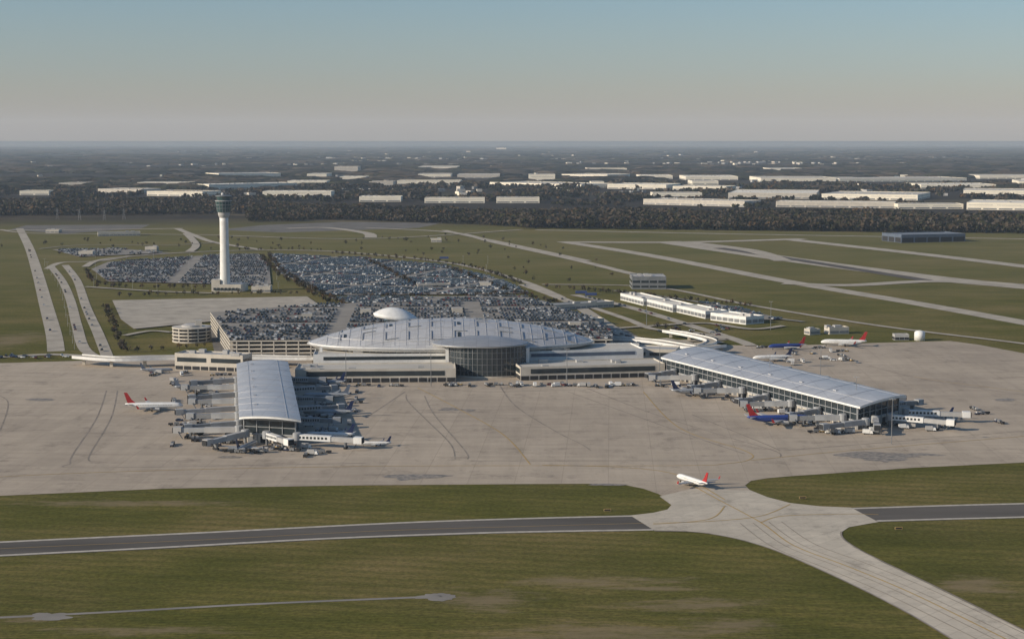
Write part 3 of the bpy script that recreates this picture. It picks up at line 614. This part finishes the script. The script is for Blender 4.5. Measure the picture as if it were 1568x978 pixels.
# ---------------- ground vehicles
def truck_mesh(c,k):
    mb=MB()
    if k==0:
        mb.box(-1.2,0,.9,3.3,4.6,2.3,0,c); mb.add(frust(1.25,3.2,1.1,.7,1.3,2.7,1.0,2.5),SF,M_white); mb.box(2.98,0,1.6,2.2,.25,1.8,0,M_glass); mb.box(0,0,.5,.9,6.2,1.6,0,M_grey)
        W=((-2.3,1),(2.2,1),(-2.3,-1),(2.2,-1))
    elif k==1:
        mb.box(-.3,0,.5,1.1,3.2,1.6,0,c); mb.add(frust(-.6,.7,.75,1.1,-.5,.5,.7,1.9),SF,M_lgrey); mb.box(-3.6,0,.5,1.9,2.6,1.5,0,M_grey); mb.box(-6.9,0,.5,1.5,2.6,1.5,0,M_dark); mb.beam((-1.8,0,.6),(-5.6,0,.6),.15,.15,M_grey)
        W=((-1,.7),(1,.7),(-1,-.7),(1,-.7),(-3.6,.7),(-3.6,-.7),(-6.9,.7),(-6.9,-.7))
    else:
        mb.add([tuple(p) for p in TV[:8]],SF,c); mb.add([tuple(p) for p in TV[8:]],SF[:4],M_glass); mb.add([tuple(p) for p in TV[8:]],[SF[4]],c)
        W=((-1.4,.85),(1.4,.85),(-1.4,-.85),(1.4,-.85))
    for a,b in W:
        mb.loft([[(a+.42*math.cos(t),b+s,.42+.42*math.sin(t)) for t in np.linspace(0,6.283,10,endpoint=False)] for s in(-.15,.15)],M_tire)
    return mb
TR=[truck_mesh(c,0).mesh('service_truck') for c in (M_lgrey,M_lgrey,M_white)]; TG=[truck_mesh(c,1).mesh('baggage_tug') for c in (M_lgrey,M_yel,M_grey,M_navy)]; CR=[truck_mesh(c,2).mesh('car') for c in PAINT[:6]]
def scatter(n,f,only=None):
    for i in range(n):
        u,v=f(); x,y=G(u,v); k=random.random(); a=random.choice([0,1.57,3.14,axA,axB])+random.uniform(-.3,.3)
        if only=='car' or k>.85: link('car',random.choice(CR),(x,y,.13 if only is None else .45),a)
        elif k<.22: link('service_truck',random.choice(TR),(x,y,.13),a,.85)
        else: link('baggage_tug',random.choice(TG),(x,y,.13),a)
U=random.uniform
scatter(40,lambda:(U(262,352),U(575,690))); scatter(30,lambda:(U(468,550),U(595,680))); scatter(38,lambda:(U(460,1010),U(589.5,592.5))); scatter(14,lambda:(U(360,560),U(680,697)))
def fB():
    t=U(0,1); return (1030+285*t+U(-35,0),572+75*t+U(8,20))
scatter(38,fB); scatter(22,lambda:(U(1250,1440),U(648,668)))
scatter(18,lambda:(U(1160,1330),U(532,560))); scatter(3,lambda:(U(1470,1530),U(625,650))); scatter(5,lambda:(U(205,300),U(570,576)))
scatter(16,lambda:(U(-5,120),U(545,549)),'car'); scatter(20,lambda:(U(1000,1120),U(498,515)),'car')
sg=MB(); sg.box(0,0,.3,1.3,3.2,.3,0,M_yel); sg.box(0,-.16,.5,1.1,2.6,.05,0,M_dark)
for s in(-1,1): sg.box(s*1.2,0,0,.3,.12,.12,0,M_grey)
sgm=sg.mesh('airfield_sign')
for u,v in ((930,783),(1229,764),(1376,811)): x,y=G(u,v); link('airfield_sign',sgm,(x,y,.0),0.1)
rtr=[[(30,350),(45,380),(58,420),(70,465),(82,510)],[(78,408),(95,430),(108,460),(118,500),(130,535)],[(100,406),(118,430),(132,470),(150,510),(165,548)],[(800,436),(870,462),(920,492),(960,515),(1020,523),(1110,520)],[(880,452),(960,470),(1060,500),(1130,522)]]
for r in rtr:
    p=cr(GL(r),12)
    for i in range(12): 
        k=random.randrange(1,len(p)-1); a=math.atan2(p[k+1][1]-p[k][1],p[k+1][0]-p[k][0]); link('car',random.choice(CR),(p[k][0]+2.4*math.sin(a),p[k][1]-2.4*math.cos(a),.9),a)
# ---------------- light masts
lm=MB(); lm.lathe(0,0,[(.26,0),(.14,24)],8,M_grey)
for a in (0,1.57,3.14,4.71): lm.beam((0,0,24),(1.2*math.cos(a),1.2*math.sin(a),24.2),.12,.12,M_grey); lm.box(1.3*math.cos(a),1.3*math.sin(a),23.9,24.3,.6,.4,a,M_lgrey)
lmm=lm.mesh('light_mast')
ls=MB(); ls.lathe(0,0,[(.13,0),(.08,10)],6,M_lgrey); ls.beam((-1.4,0,10),(1.4,0,10),.12,.1,M_lgrey); ls.box(-1.5,0,9.85,10.1,.7,.4,0,M_lgrey); ls.box(1.5,0,9.85,10.1,.7,.4,0,M_lgrey); lsm=ls.mesh('street_lamp')
for u,v in ((530,592),(660,591),(868,590),(1010,583),(1178,600),(1256,590),(1310,640),(1365,680),(1180,505),(990,500)): 
    x,y=G(u,v); link('light_mast',lmm,(x,y,0))
for i in range(14):
    for j in range(4):
        u=150+i*46+U(-8,8); v=398+j*15+i*.6+U(-2,2)
        x,y=G(u,v); link('street_lamp',lsm,(x,y,.9),U(0,3))
for p in cr(GL(rtr[1]),3): link('street_lamp',lsm,(p[0]-8,p[1],0),0)
# ---------------- vegetation
LM=[mat('leaf_dark',(0.020,0.021,0.014),(0.013,0.014,0.010),.1,.95,spec=.05),mat('leaf_olive',(0.045,0.044,0.021),(0.030,0.031,0.016),.1,.95,spec=.05),mat('leaf_brown',(0.080,0.058,0.037),(0.052,0.040,0.027),.1,.95,spec=.05),mat('twig_grey',(0.095,0.078,0.06),(0.062,0.052,0.041),.1,.95,spec=.05),mat('leaf_rust',(0.13,0.078,0.036),(0.09,0.055,0.027),.1,.95,spec=.05)]
def foliage(name,P,Hh,nq,pal=(.22,.25,.28,.22,.03),wide=.42,z0=0.0,qs=.3):
    P=np.array(P,float); n=len(P); Hh=np.array(Hh,float); Rr=Hh*wide*rng.uniform(.8,1.25,n)
    d=rng.normal(size=(n,nq,3)); d/=np.linalg.norm(d,axis=2,keepdims=True); r=rng.random((n,nq,1))**.45; d*=r
    lob=1+.3*np.sin(3*np.arctan2(d[:,:,1],d[:,:,0])+rng.random((n,1))*6)
    c=np.stack([P[:,0:1]+d[:,:,0]*Rr[:,None]*lob,P[:,1:2]+d[:,:,1]*Rr[:,None]*lob,z0+Hh[:,None]*(.6+.38*d[:,:,2])],2)
    a=rng.normal(size=(n,nq,3));a/=np.linalg.norm(a,axis=2,keepdims=True);b=rng.normal(size=(n,nq,3));b-=a*(a*b).sum(2,keepdims=True);b/=np.linalg.norm(b,axis=2,keepdims=True)
    s=(Rr[:,None]*qs*rng.uniform(.6,1.4,(n,nq)))[:,:,None]
    V=np.stack([c-a*s-b*s*.7,c+a*s-b*s*.5,c+a*s*.8+b*s,c-a*s*.7+b*s*.8],2).reshape(-1,3)
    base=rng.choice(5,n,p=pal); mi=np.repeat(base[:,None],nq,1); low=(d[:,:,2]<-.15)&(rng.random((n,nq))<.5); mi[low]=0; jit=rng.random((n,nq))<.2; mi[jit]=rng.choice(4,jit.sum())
    k=np.arange(n*nq*4).reshape(-1,4)
    tr=Hh*.035; ang=np.array([0,2.094,4.189])
    bo=np.stack([P[:,0:1]+tr[:,None]*np.cos(ang),P[:,1:2]+tr[:,None]*np.sin(ang),np.full((n,3),z0)],2); to=np.stack([P[:,0:1]+.4*tr[:,None]*np.cos(ang),P[:,1:2]+.4*tr[:,None]*np.sin(ang),np.repeat(z0+Hh[:,None]*.65,3,1)],2)
    TVx=np.concatenate([bo,to],1).reshape(-1,3); q=np.array([[0,1,4,3],[1,2,5,4],[2,0,3,5]]); TFx=(q[None]+(np.arange(n)*6)[:,None,None]+len(V)).reshape(-1,4)
    me=bpy.data.meshes.new(name); me.from_pydata(np.concatenate([V,TVx]).tolist(),[],np.concatenate([k,TFx]).tolist())
    for m in LM: me.materials.append(m)
    me.polygons.foreach_set('material_index',np.concatenate([mi.reshape(-1),np.full(n*3,3)]).astype(np.int32)); me.update(); print(name,n); return link(name,me)
def fill(poly,n):
    W=np.array(GL(poly)); x0,y0=W.min(0);x1,y1=W.max(0); X=[]
    while len(X)<n:
        x=rng.uniform(x0,x1,4000);y=rng.uniform(y0,y1,4000); k=inpoly(x,y,[tuple(p) for p in W]); X+=list(zip(x[k],y[k]))
    out=[]
    for x,y in X[:n]:
        if any(a<x<b and c<y<d for a,b,c,d in wb): continue
        out.append((x,y))
    return out
def grove(name,poly,n,h0,h1,nq,thin=-.3,**k):
    P=[p for p in fill(poly,n) if noise.noise(Vector((p[0]*.004,p[1]*.004,1)))>thin]
    foliage(name,P,[random.uniform(h0,h1)*(1+.35*noise.noise(Vector((p[0]*.006,p[1]*.006,8)))) for p in P],nq,**k)
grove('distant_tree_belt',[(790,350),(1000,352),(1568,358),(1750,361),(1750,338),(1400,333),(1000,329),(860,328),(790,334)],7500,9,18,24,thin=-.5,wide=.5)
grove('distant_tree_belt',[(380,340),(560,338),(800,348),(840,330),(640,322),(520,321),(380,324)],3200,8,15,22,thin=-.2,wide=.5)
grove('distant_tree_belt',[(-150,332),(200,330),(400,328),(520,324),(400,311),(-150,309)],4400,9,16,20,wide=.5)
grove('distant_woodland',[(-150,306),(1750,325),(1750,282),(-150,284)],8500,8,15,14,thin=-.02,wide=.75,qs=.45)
def row(px,sp,jit=3):
    p=cr(GL(px),20); out=[]; acc=0
    for a,b in zip(p,p[1:]):
        acc+=math.dist(a,b)
        while acc>sp: acc-=sp; out.append((b[0]+U(-jit,jit),b[1]+U(-jit,jit)))
    return out
rows_=[]
for px in ([(400,392),(425,420),(470,445),(520,475)],[(410,390),(438,420),(485,447),(530,470)],[(170,455),(300,452),(470,450)],[(140,440),(330,443)],[(560,456),(700,455),(820,453)],[(500,388),(690,404),(800,436)],[(130,415),(145,432),(180,440)],[(560,398),(640,440)],[(690,412),(760,440),(860,470)],[(195,540),(330,530)],[(355,385),(420,383),(500,384)],[(160,470),(175,500),(190,540)],[(900,445),(1000,456)],[(1000,500),(1080,520)],[(830,440),(960,452),(1150,470)]):
    rows_+=row(px,9)
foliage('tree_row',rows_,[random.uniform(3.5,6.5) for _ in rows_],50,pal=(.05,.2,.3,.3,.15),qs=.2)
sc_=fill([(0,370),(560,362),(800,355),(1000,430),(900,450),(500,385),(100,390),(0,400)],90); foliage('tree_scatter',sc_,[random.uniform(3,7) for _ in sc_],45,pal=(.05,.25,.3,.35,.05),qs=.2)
def canopy():
    V=[];Fc=[];Mi=[]
    for i in range(17000):
        v=216.6+ (292-216.6)*random.random()**1.15; u=random.uniform(-250,1820); x,y=G(u,v)
        if any(a<x<b and c<y<d for a,b,c,d in wb): continue
        if noise.noise(Vector((x*.00035,y*.0008,2)))+.35*noise.noise(Vector((x*.002,y*.003,7)))<-.2+.15*(v>262): continue
        R0=y*.0036*random.uniform(.6,1.8); h=random.uniform(7,17); o=len(V); k=7
        for q,(r,z) in enumerate(((1,.0),(.95,.6),(.6,.95))):
            for j in range(k):
                a=2*math.pi*j/k+q*.3; rr=R0*r*random.uniform(.75,1.25); V.append((x+2.0*rr*math.cos(a),y+rr*math.sin(a)*1.5,h*z*random.uniform(.8,1.15)))
        V.append((x,y,h*random.uniform(.95,1.15)))
        m=random.choice((0,0,1,2,3,0))
        for q in range(2):
            for j in range(k): Fc.append([o+q*k+j,o+q*k+(j+1)%k,o+(q+1)*k+(j+1)%k,o+(q+1)*k+j]); Mi.append(m)
        for j in range(k): Fc.append([o+2*k+j,o+2*k+(j+1)%k,o+3*k]); Mi.append(m)
    me=bpy.data.meshes.new('distant_woodland'); me.from_pydata(V,[],Fc)
    for m in LM: me.materials.append(m)
    me.polygons.foreach_set('material_index',Mi); me.update(); link('distant_woodland',me)
canopy()
dh=MB()
for i in range(1000):
    v=random.choice([random.uniform(232,262),random.uniform(255,300),random.uniform(242,254)]); u=random.choice([random.uniform(-50,1620),random.gauss(1250,150),random.gauss(650,150)]); x,y=G(u,v)
    if any(a<x<b and c<y<d for a,b,c,d in wb): continue
    s=random.uniform(9,24)*(1+y/18000); hh=random.uniform(4,8)+y/3500; dh.box(x,y,0,hh,s,s*.7,U(0,3),random.choice([M_ivory,M_wall,M_lgrey,M_grey]),random.choice([M_grey,M_wr2,M_tan]))
dh.obj('distant_houses')
py=MB()
for sx in(-1,1):
    for sy in(-1,1): py.beam((sx*2.5,sy*2.5,0),(sx*.4,sy*.4,22),.22,.22,M_grey)
for z in (4,9,14,18): 
    r=2.5-2.1*z/22; 
    for a,b in (((-r,-r,z),(r,-r,z+3)),((r,-r,z),(-r,-r,z+3)),((-r,r,z),(r,r,z+3))): py.beam(a,b,.16,.16,M_grey)
for z,wd in ((17,5),(20,4)): py.beam((-wd,0,z),(wd,0,z),.28,.28,M_grey)
pym=py.mesh('power_pylon')
for u,v in ((88,336),(122,337),(160,338),(190,336)): x,y=G(u,v); link('power_pylon',pym,(x,y,0),U(-.3,.3))
for u,v in ((680,396),(890,449),(905,452)):
    mb=MB(); x,y=G(u,v); mb.box(x,y,0,2.6,12,2.5,0,M_blue); mb.box(x,y,2.6,2.75,12.2,2.7,0,M_dblue)
    for k in range(10): mb.box(x-5.4+k*1.2,y-1.3,.2,2.4,.25,.12,0,M_dblue)
    mb.obj('shipping_container')
# ---------------- atmospheric haze (real volume over the whole district)
hz=MB(); hz.prism([(-60000,-8000),(60000,-8000),(60000,42000),(-60000,42000)],-5,650,M_dark)
hm=bpy.data.materials.new('haze'); hm.use_nodes=True; t=hm.node_tree; t.nodes.clear()
vs=t.nodes.new('ShaderNodeVolumeScatter'); vs.inputs['Color'].default_value=(.68,.83,1,1); vs.inputs['Density'].default_value=3.1e-5
ou=t.nodes.new('ShaderNodeOutputMaterial'); t.links.new(vs.outputs[0],ou.inputs['Volume'])
me=hz.mesh('atmosphere'); me.materials.clear(); me.materials.append(hm); link('sky_haze',me)
